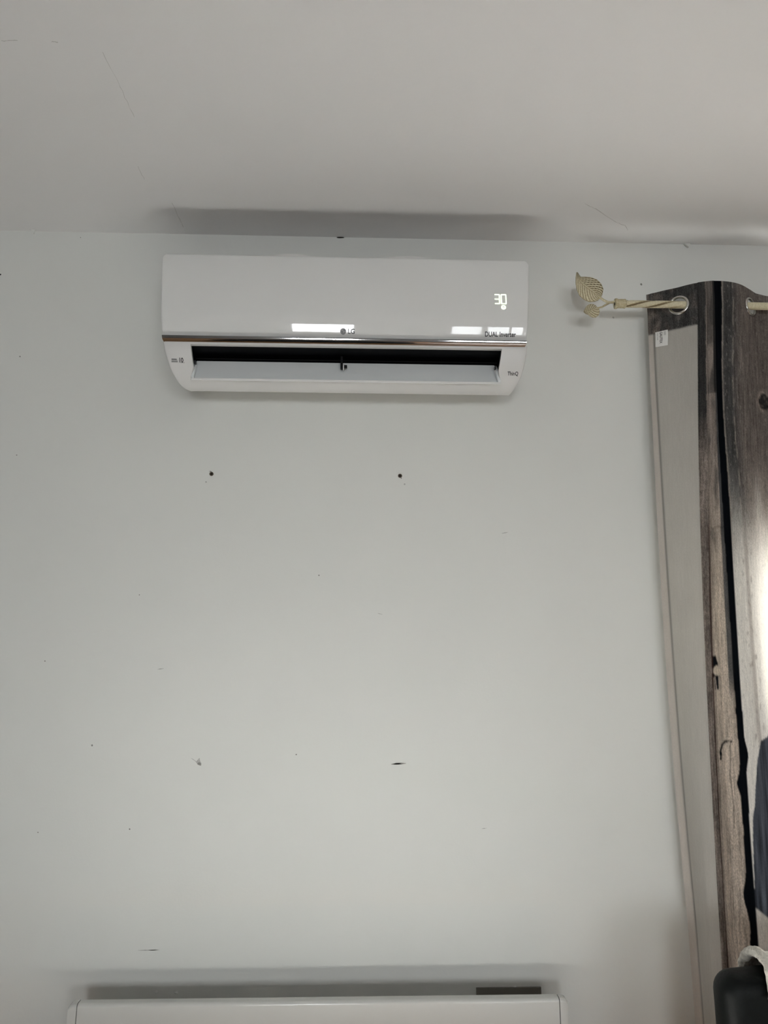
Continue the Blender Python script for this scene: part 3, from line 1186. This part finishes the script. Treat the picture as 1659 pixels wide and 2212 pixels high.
def cpos(u, z):
    k = (zt_ - z) / (zt_ - zb_)
    k = max(k, -.05)
    a, b_ = catm(top, u), catm(bot, u)
    kk = k if k < 1 else 1 + (k - 1) * .4
    x = a[0] + (b_[0] - a[0]) * kk - .0105 * 4 * max(0, min(1, k)) * (1 - max(0, min(1, k)))
    d = a[1] + (b_[1] - a[1]) * min(1, max(0, k))
    # slow hanging ripples
    d += .003 * math.sin(z * 4.1 + u * .8) * min(1, max(0, (ZHEAD - z) * 4))
    return x, d


def u_at(px, py):
    """fabric coordinate (u, z) at a surveyed pixel"""
    best = (9, 0, 0)
    for i in range(1600):
        u = i * .01
        z = 1.5
        for _ in range(3):
            q = P(px, py, cpos(u, z)[1])
            z = q.z
        e = abs(cpos(u, z)[0] - q.x)
        if e < best[0]:
            best = (e, u, z)
    return best[1], best[2]


us = []
DEN = {'A': 10, 'B': 12, 'B2': 14, 'G1': 14, 'E': 6, 'F': 2, 'F2': 12, 'C': 4, 'C2': 20, 'L': 22, 'K': 16, 'K2': 26, 'Q': 26, 'R': 18, 'G2': 14, 'S': 16, 'T': 10, 'G3': 10, 'U': 10, 'G4': 10, 'V': 8, 'G5': 8, 'U2': 8, 'G6': 8, 'V2': 8, 'G7': 8, 'U3': 8, 'G8': 8, 'V3': 8, 'G9': 8, 'U4': 8, 'G10': 8, 'V4': 8, 'G11': 8}
for c, c2 in zip(COLS, COLS[1:]):
    for k in range(DEN[c[0]]):
        us.append(UN[c[0]] + k / DEN[c[0]])
us.append(len(COLS) - 1.0)
zs = [ZTOP - (ZTOP - .74) * i / 640 for i in range(641)] + [.74 - (.74 - ZHEM) * i / 60 for i in range(1, 61)]
fb = lambda x, y, z, o_=0.0: noise.noise(Vector((x, y, z + o_)))


def zy(py):
    return P(1590, py, .12).z


GREY = np.array(srgb(194, 190, 183)[:3])
HEM = np.array(srgb(200, 193, 185)[:3])
BLACK = np.array(srgb(17, 20, 24)[:3])
CH = np.array(srgb(80, 79, 78)[:3])
BR = np.array(srgb(134, 124, 117)[:3])
TAN = np.array(srgb(188, 175, 162)[:3])
PALE = np.array(srgb(240, 236, 229)[:3])
SLATE = np.array(srgb(78, 82, 90)[:3])
ss = lambda a, b_, x: max(0.0, min(1.0, (x - a) / (b_ - a))) ** 2 * (3 - 2 * max(0.0, min(1.0, (x - a) / (b_ - a))))
mix = lambda a, b_, t: a * (1 - t) + b_ * t
UB = {k: float(v_) for k, v_ in UN.items()}
Z = {y: zy(y) for y in range(600, 2240, 10)}
arc_u = [0.0]
for a, b_ in zip(us, us[1:]):
    p, q = cpos(a, 1.5), cpos(b_, 1.5)
    arc_u.append(arc_u[-1] + math.hypot(q[0] - p[0], q[1] - p[1]))

# shapes printed on the cloth, given at surveyed pixels
nail = u_at(1548.5, 1449)
notch = u_at(1543, 1433)
nshaft = u_at(1546, 1476)
knot = u_at(1650, 868)
slate_edge = [(1590, 1659), (1600, 1644), (1625, 1639), (1650, 1636), (1700, 1632), (1740, 1631), (1765, 1627), (1790, 1626), (1960, 1632)]
slate_uz = [(u_at(x, y)) for y, x in slate_edge]
end_arc = [u_at(x, y) for x, y in [(1557, 1640), (1557, 1620), (1560, 1609), (1566, 1602), (1574, 1600.5), (1580, 1601)]]
split = [u_at(x, y) for x, y in [(1577, 1602), (1578, 1640), (1577, 1672), (1581, 1705), (1585, 1740), (1586, 1790)]]


def edge_u(tab, z):
    # tab sorted from high z to low z
    if z >= tab[0][1]: return tab[0][0]
    for (u0, z0), (u1, z1) in zip(tab, tab[1:]):
        if z >= z1:
            return u0 + (u1 - u0) * (z0 - z) / (z0 - z1)
    return tab[-1][0]


def seg_d(u, z, a, b_, su):
    ax, az, bx, bz, x, y = a[0] * su, a[1], b_[0] * su, b_[1], u * su, z
    dx, dz = bx - ax, bz - az
    t = max(0, min(1, ((x - ax) * dx + (y - az) * dz) / (dx * dx + dz * dz + 1e-12)))
    return math.hypot(x - ax - dx * t, y - az - dz * t)


def colour(u, z, s):
    """returns rgb, grain amount"""
    hd = fb(s * 60, z * 45, 1.0)
    g1 = fb(s * 160, z * 9, 3.0)
    g2 = fb(s * 420, z * 16, 5.0)
    bl = fb(s * 30, z * 14, 7.0)
    jit = .03 * fb(2.0, z * 22, 9.0)
    # ---- returned edge showing the plain side
    if u < UB['F']:
        if z > ZHEAD:
            c = mix(CH * .85, BR * .8, ss(-.1, .5, hd) * .7 + .3 * ss(2.6, .2, u) if u < 2.6 else ss(.0, .6, hd) * .3)
            c = c * (1 + .35 * g1 + .3 * fb(s * 130, z * 110, 85.0))
            if u < UB['B'] * .55: c = mix(c, BR, .35)
            return c, 1.0
        c = GREY * (1 + .05 * bl + .03 * g1)
        if u < UB['B']:
            c = HEM * (1 + .04 * bl)
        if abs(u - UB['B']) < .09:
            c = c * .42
        if abs(z - ZHEAD) < .0025:
            c = c * .6
        return c, .10
    up_ = ss(Z[1000], Z[860], z)          # 1 near the top of the print
    # ---- narrow strip beside the fold
    if u < UB['C'] + jit:
        lo = BR * (1 + .45 * g1 + .5 * bl + .4 * fb(s * 200, z * 90, 83.0))
        hi = CH * .62 * (1 + .3 * g1)
        c = mix(lo, hi, ss(Z[1000], Z[880], z))
        if z > Z[730]: c = CH * .7 * (1 + .3 * g1)
        return np.clip(c, .004, 1), .9
    if u < UB['C2']:
        dk = ss(Z[950], Z[1250], z)
        c = BR * (1 + .4 * g1)
        c = mix(c, np.array(srgb(60, 44, 40)[:3]), 1 - ss(Z[1250], Z[1000], z))  # crease shade between the folds painted into the cloth, deeper lower down
        return np.clip(c, .004, 1), .7
    # ---- log: brown, lighter further down, ragged right edge
    kr = UB['K'] + jit * 3
    wob = .0
    for (zc, amp, wd) in [(Z[1630], .12, .05), (Z[1690], -.35, .018), (Z[1930], -.32, .03), (Z[1990], .18, .05)]:
        wob += amp * math.exp(-((z - zc) / wd) ** 2)
    kr += wob + .24 * ss(Z[1000], Z[1500], z) * ss(Z[1990], Z[1860], z)
    topn = ss(Z[1150], Z[800], z)
    kr = kr - .25 * topn
    if u < kr:
        t = (u - UB['C2']) / (kr - UB['C2'])
        c = mix(TAN, BR * 1.15, ss(Z[1400], Z[900], z))
        c = c * (1 + .32 * g1 + .25 * bl + .25 * g2 + .25 * fb(s * 300, z * 110, 81.0))
        # darker weathered band next to the gap, upper part
        edge = ss(.70, .78, t) * ss(Z[1560], Z[1450], z)
        c = mix(c, np.array(srgb(74, 76, 78)[:3]) * (1 + .3 * g1), edge * .92)
        blot = ss(.15, .45, fb(s * 40, z * 22, 13.0))
        c = mix(c, CH * .9, blot * .55 * ss(Z[1350], Z[1050], z))
        if z > Z[850]:
            dark = ss(.0, .35, fb(s * 25, z * 12, 21.0) + .55 * ss(Z[820], Z[700], z) - .1)
            c = mix(c, CH * .75, dark * .6)
            c = mix(c, CH * .45, ss(.5, .62, t) * ss(Z[900], Z[840], z))
        if t < .1: c = c * .75
        # printed splits and the broken end
        for a, b_ in zip(end_arc, end_arc[1:]):
            if seg_d(u, z, a, b_, .02) < .0019 + .0009 * fb(s * 300, z * 90, 2): c = BLACK * 1.3
        for a, b_ in zip(split, split[1:]):
            if seg_d(u, z, a, b_, .02) < .0010 + .0006 * g2: c = c * .45
        if abs(z - Z[1140] - .006 * g1) < .0016 and t > .05: c = c * .5
        # nail and its dark notch
        du, dz = (u - notch[0]) * .02, z - notch[1]
        if abs(du) < .008 - .25 * max(0, dz) and -.03 < dz < .017: c = BLACK * 1.2
        du, dz = (u - nshaft[0]) * .02, z - nshaft[1]
        if abs(du - .002) < .0045 and abs(dz) < .014: c = mix(BLACK * 1.5, BR * 1.5, 1 if abs(du + .08 * dz) < .0014 else 0)
        du, dz = (u - nail[0]) * .02, z - nail[1]
        if (du / .0085) ** 2 + (dz / .0105) ** 2 < 1: c = np.array(srgb(205, 192, 176)[:3])
        return np.clip(c, .004, 1), .65
    # ---- dark gap between boards
    kr2 = UB['K2'] - .36 * math.exp(-((z - Z[840]) / .20) ** 2) + .25 * math.exp(-((z - Z[1630]) / .025) ** 2)
    if u < kr2:
        c = BLACK * (1 + .25 * g1)
        return np.clip(c, .003, 1), .3
    # ---- boards to the right
    t = u - kr2
    f_ = fb(s * 22, z * 5, 31.0)
    lite = 1 - ss(Z[1330], Z[960], z + .10 * f_ + .02 * g1)
    dark = mix(CH, BR, ss(.9, 2.0, t) * .75) * (1 + .35 * g1 + .35 * g2 + .15 * hd)
    pale = PALE * (1 + .06 * g1 + .04 * g2)
    spk = ss(.25, .5, fb(s * 140, z * 60, 41.0)) * ss(.7, 1.0, t) * (1 - ss(1.5, 2.2, t))
    pale = mix(pale, BR * 1.3, spk * .55)
    pale = mix(pale, BR * 1.5, .5 * ss(1.05, 1.25, t) * ss(1.55, 1.35, t))
    c = mix(dark, pale, lite)
    c = mix(c, np.array(srgb(168, 160, 150)[:3]) * (1 + .3 * g2), (1 - lite) * .75 * ss(.24, .06, t + .05 * g2))
    c = mix(c, np.array(srgb(190, 180, 168)[:3]), .55 * (1 - lite) * ss(.10, .0, abs(t - 1.12 - 3 * jit)) * ss(-.3, .2, fb(1.0, z * 30, 77.0)))
    fleck = ss(.42, .62, fb(s * 380, z * 130, 61.0))
    c = mix(c, np.array(srgb(188, 182, 172)[:3]), fleck * .55 * (1 - lite))
    dfl = ss(.40, .6, fb(s * 300, z * 95, 67.0))
    c = mix(c, CH * .5, dfl * .5 * (1 - .6 * lite))
    du, dz = (u - knot[0]) * .02, z - knot[1]
    rk = math.hypot(du / .010, dz / .020)
    rk += .25 * g2 + .2 * hd
    if rk < 1: c = mix(CH * .5, BR, ss(.2, .6, fb(s * 260, z * 160, 71.0)))
    elif rk < 1.6 and du < 0: c = mix(mix(TAN, BR, .5), c, ss(1.1, 1.6, rk))
    ue = edge_u(slate_uz, z)
    if u > ue + jit * 2 and Z[1960] - .02 * t < z < Z[1590] + .03 * ss(0, 1, u - ue):
        c = SLATE * (1 + .6 * g1 + .4 * g2 + .5 * ss(.1, .5, fb(s * 70, z * 5, 51.0)))
    return np.clip(c, .004, 1), .8 - .5 * lite


v, colr, uvs = [], [], []
for z in zs:
    for j, u in enumerate(us):
        x, d = cpos(u, z)
        v.append((x, -d, z))
        c, g = colour(u, z, arc_u[j])
        colr += [float(c[0]), float(c[1]), float(c[2]), g]
        uvs.append((arc_u[j], z))
Cn = len(us)
ca0 = np.array(colr, dtype=np.float32).reshape(len(zs), Cn, 4)
ca1 = ca0.copy()
ca1[:, 1:-1] = ca0[:, :-2] * .22 + ca0[:, 1:-1] * .56 + ca0[:, 2:] * .22
ca1[1:-1] = ca1[:-2] * .2 + ca1[1:-1] * .6 + ca1[2:] * .2
j0 = us.index(UB['F'])
ca1[:, j0 - 2:j0 + 1] = ca0[:, j0 - 2:j0 + 1]
colr = ca1.ravel()
# grommet centres in fabric coordinates
GROM = [(UB['G1'], ROD_Z), (UB['G2'], ROD_Z), (UB['G3'], ROD_Z), (UB['G4'], ROD_Z), (UB['G5'], ROD_Z), (UB['G6'], ROD_Z), (UB['G7'], ROD_Z), (UB['G8'], ROD_Z), (UB['G9'], ROD_Z), (UB['G10'], ROD_Z), (UB['G11'], ROD_Z)]
gx = [(cpos(u, z), z) for u, z in GROM]
f = []
for i in range(len(zs) - 1):
    for j in range(Cn - 1):
        if zs[i] > 2.16:
            um, zm = (us[j] + us[j + 1]) / 2, (zs[i] + zs[i + 1]) / 2
            x, d = cpos(um, zm)
            if any(math.sqrt((x - g[0][0]) ** 2 + (d - g[0][1]) ** 2 + (zm - g[1]) ** 2) < .0205 for g in gx):
                continue
        f.append((i * Cn + j, (i + 1) * Cn + j, (i + 1) * Cn + j + 1, i * Cn + j + 1))
curtain = tag(empty('curtain', (cpos(3, .1)[0], -cpos(3, .1)[1], ZHEM)), 'weathered wood printed eyelet curtain gathered at the right edge', 'curtain')
me = bpy.data.meshes.new('curtain_cloth')
me.from_pydata(v, [], f)
me.update()
ca_ = me.color_attributes.new('print', 'FLOAT_COLOR', 'POINT')
ca_.data.foreach_set('color', colr)
uvl = me.uv_layers.new(name='UVMap')
lv = np.zeros(len(me.loops), dtype=np.int32)
me.loops.foreach_get('vertex_index', lv)
uvl.data.foreach_set('uv', np.array(uvs, dtype=np.float32)[lv].ravel())
cloth = part_at(link('cloth', me, M_CURTAIN, None, True), curtain)
# grommets
for (u, z), ((x, d), _) in zip(GROM, gx):
    pa, pb = cpos(u - .25, z), cpos(u + .25, z)
    tx = Vector((pb[0] - pa[0], -(pb[1] - pa[1]), 0)).normalized()
    nz = Vector((0, 0, 1))
    nn = tx.cross(nz)
    prof = [(.0185, -.0022), (.0190, .0016), (.0205, .0028), (.0235, .0024), (.0255, .0006), (.0255, -.0006), (.0235, -.0024), (.0205, -.0028)]
    vv, ff = [], []
    n_ = 40
    for k in range(n_):
        a = 2 * math.pi * k / n_
        rad = tx * math.cos(a) + nz * math.sin(a)
        for rr_, h in prof:
            vv.append(Vector((x, -d, z)) + rad * rr_ + nn * h)
    m_ = len(prof)
    for k in range(n_):
        for i in range(m_):
            ff.append((k * m_ + i, k * m_ + (i + 1) % m_, ((k + 1) % n_) * m_ + (i + 1) % m_, ((k + 1) % n_) * m_ + i))
    part_at(mesh('grommet', vv, ff, M_STEEL, smooth=True), curtain)
# sewn-in care label
ta, tb = u_at(1415, 718), u_at(1442, 716)
rr = []
for i in range(9):
    t = i / 8
    row = []
    for k in range(7):
        s = k / 6
        u = ta[0] + (tb[0] - ta[0]) * s - .06 * t
        z = ZHEAD + .001 - (.040 + .002 * s) * t
        x, d = cpos(u, z)
        row.append(Vector((x, -(d + .0015 + .004 * t + .0012 * math.sin(t * 5)), z)))
    rr.append(row)
tagp = part_at(grid('care_label', rr, M_TAG, thick=0.0006), curtain)


def tag_map(sx, sz):
    """label surface: s across 0..1, t down 0..1"""
    def f(tx, ty):
        t = max(0, min(1, sz + tx / .041))
        s = max(0, min(1, sx + ty / .027))
        ti, si = t * 8, s * 6
        i, k_ = min(int(ti), 7), min(int(si), 5)
        a = rr[i][k_].lerp(rr[i][k_ + 1], si - k_)
        b2 = rr[i + 1][k_].lerp(rr[i + 1][k_ + 1], si - k_)
        p = a.lerp(b2, ti - i)
        return Vector((p.x, p.y - .0009, p.z))
    return f


for nm, body, size, sx, sz, m in [('label_lettering', 'GALITEX', .0078, .34, .07, M_INK), ('label_lettering', 'Home Textile', .0035, .13, .10, M_INKLIGHT), ('label_print', 'IIIIIII', .0062, .66, .08, M_INKLIGHT)]:
    o = text_mesh(nm, body, size, tag_map(sx, sz), m, curtain, bold=.0001)

# ------------------------------------------------------------------ black chair and throw, bottom right
cx0 = P(1533, 2130, .38).x
czt = P(1590, 2079, .38).z
chair = tag(empty('chair', (cx0 + .23, -.5, 0)), 'black leather chair with padded back in front of the curtain', 'chair')


def pad(name, a, b_, r, m, seg=5, tilt=0.0, crown=0.0):
    bm = bmesh.new()
    box(bm, a, b_, r, seg)
    bmesh.ops.subdivide_edges(bm, edges=[e for e in bm.edges if e.calc_length() > .08], cuts=6, use_grid_fill=True)
    cx_, cz_ = (a[0] + b_[0]) / 2, a[2]
    for v_ in bm.verts:
        fx = (v_.co.x - cx_) / ((b_[0] - a[0]) / 2)
        h = (v_.co.z - a[2]) / (b_[2] - a[2])
        v_.co.z += crown * (1 - fx * fx) * h
        v_.co.y += tilt * (v_.co.z - a[2])
        v_.co += Vector((noise.noise(v_.co * 14), noise.noise(v_.co * 14 + Vector((9, 0, 0))), 0)) * .0015
    return part_at(from_bm(name, bm, m, smooth=True), chair)


pad('backrest', (cx0, -.44, .46), (cx0 + .46, -.37, czt - .006), .030, M_LEATHER, 6, crown=.012)
pad('seat', (cx0 - .01, -.90, .38), (cx0 + .47, -.43, .47), .03, M_LEATHER)
for lx, ly in [(.02, -.87), (.44, -.87), (.02, -.41), (.44, -.41)]:
    part_at(tube('leg', [(cx0 + lx, ly, .40), (cx0 + lx, ly, .2), (cx0 + lx, ly, 0)], [.02, .018, .014], M_WOODLEG, n=12), chair)

# cream woollen throw hanging over the chair back: a thick rolled edge and the cloth to its right
ctrl = [P(1605, 2098, .355), P(1605, 2084, .357), P(1608, 2069, .362), P(1616, 2059, .375), P(1627, 2055, .392), P(1639, 2059, .412), P(1650, 2070, .432), P(1660, 2088, .452), P(1667, 2115, .458), P(1672, 2160, .458)]
path = []
for i in range(len(ctrl) - 1):
    p0, p1, p2, p3 = ctrl[max(i - 1, 0)], ctrl[i], ctrl[i + 1], ctrl[min(i + 2, len(ctrl) - 1)]
    for k in range(6):
        t = k / 6
        path.append(0.5 * ((2 * p1) + (p2 - p0) * t + (2 * p0 - 5 * p1 + 4 * p2 - p3) * t * t + (3 * p1 - p0 - 3 * p2 + p3) * t ** 3))
path.append(ctrl[-1])
throw = tag(empty('throw', (path[0].x + .1, -.4, czt)), 'cream woollen throw draped over the black chair back', 'throw')
rr = []
for i, p in enumerate(path):
    row = []
    for k in range(15):
        w_ = .004 * noise.noise(Vector((p.x * 25 + k * .7, i * .2, 3)))
        row.append(Vector((p.x + .022 * k, p.y - w_, p.z + w_ - .001)))
    rr.append(row)
part_at(grid('blanket', rr, M_WOOL, thick=0.0), throw)
part_at(tube('rolled_edge', path, [.0085 + .0016 * noise.noise(p * 110) for p in path], M_WOOL, n=14), throw)

# ------------------------------------------------------------------ unseen furniture added for light: table bounces sun upward, sofa darkens chrome reflection
M_BOUNCE_TABLE = mat('pale_bounce_top', (0.74, 0.72, 0.69, 1), 0.45, var=0.05, vscale=6)
TX0, TX1, TY0, TY1, TZ = -1.55, 0.45, -1.30, -0.26, 0.56  # added out of view as a sunlit reflector below the air conditioner
table = tag(empty('bounce_table', ((TX0 + TX1) / 2, (TY0 + TY1) / 2, 0)), 'unseen low pale table added to bounce sunlight up at the ceiling', 'table')
part_at(boxes('table_top', [((TX0, TY0, TZ - .03), (TX1, TY1, TZ))], M_BOUNCE_TABLE, bev=.004), table)
part_at(boxes('apron', [((TX0 + .06, TY0 + .06, TZ - .11), (TX1 - .06, TY0 + .08, TZ - .03)), ((TX0 + .06, TY1 - .08, TZ - .11), (TX1 - .06, TY1 - .06, TZ - .03)),
                        ((TX0 + .06, TY0 + .08, TZ - .11), (TX0 + .08, TY1 - .08, TZ - .03)), ((TX1 - .08, TY0 + .08, TZ - .11), (TX1 - .06, TY1 - .08, TZ - .03))], M_BOUNCE_TABLE), table)
for x, y in [(TX0 + .07, TY0 + .07), (TX1 - .07, TY0 + .07), (TX0 + .07, TY1 - .07), (TX1 - .07, TY1 - .07)]:
    part_at(boxes('leg', [((x - .03, y - .03, 0), (x + .03, y + .03, TZ - .03))], M_BOUNCE_TABLE, bev=.003), table)
M_SOFA = mat('black_sofa_fabric', (0.012, 0.013, 0.016, 1), 0.8, bump=(300, 0.4, 0.001))
SX, SY = -0.95, -3.3  # added behind the camera so the chrome strip reflects something black
sofa = tag(empty('sofa', (SX + .65, SY, 0)), 'unseen black fabric sofa added for the dark reflection in the chrome strip', 'sofa')
part_at(boxes('base', [((SX, SY - .45, .08), (SX + 1.3, SY + .42, .32))], M_SOFA, bev=.02, seg=3), sofa)
part_at(boxes('backrest', [((SX + .1, SY - .47, .30), (SX + 1.2, SY - .25, .70))], M_SOFA, bev=.05, seg=4), sofa)
for x in (SX, SX + 1.12):
    part_at(boxes('armrest', [((x, SY - .45, .30), (x + .18, SY + .42, .60))], M_SOFA, bev=.04, seg=4), sofa)
for x in (SX + .19, SX + .655):
    part_at(boxes('seat_cushion', [((x, SY - .24, .31), (x + .455, SY + .42, .46))], M_SOFA, bev=.04, seg=4), sofa)
for x, y in [(SX + .08, SY - .37), (SX + 1.22, SY - .37), (SX + .08, SY + .34), (SX + 1.22, SY + .34)]:
    part_at(boxes('foot', [((x - .025, y - .025, 0), (x + .025, y + .025, .09))], M_WOODLEG, bev=.003), sofa)
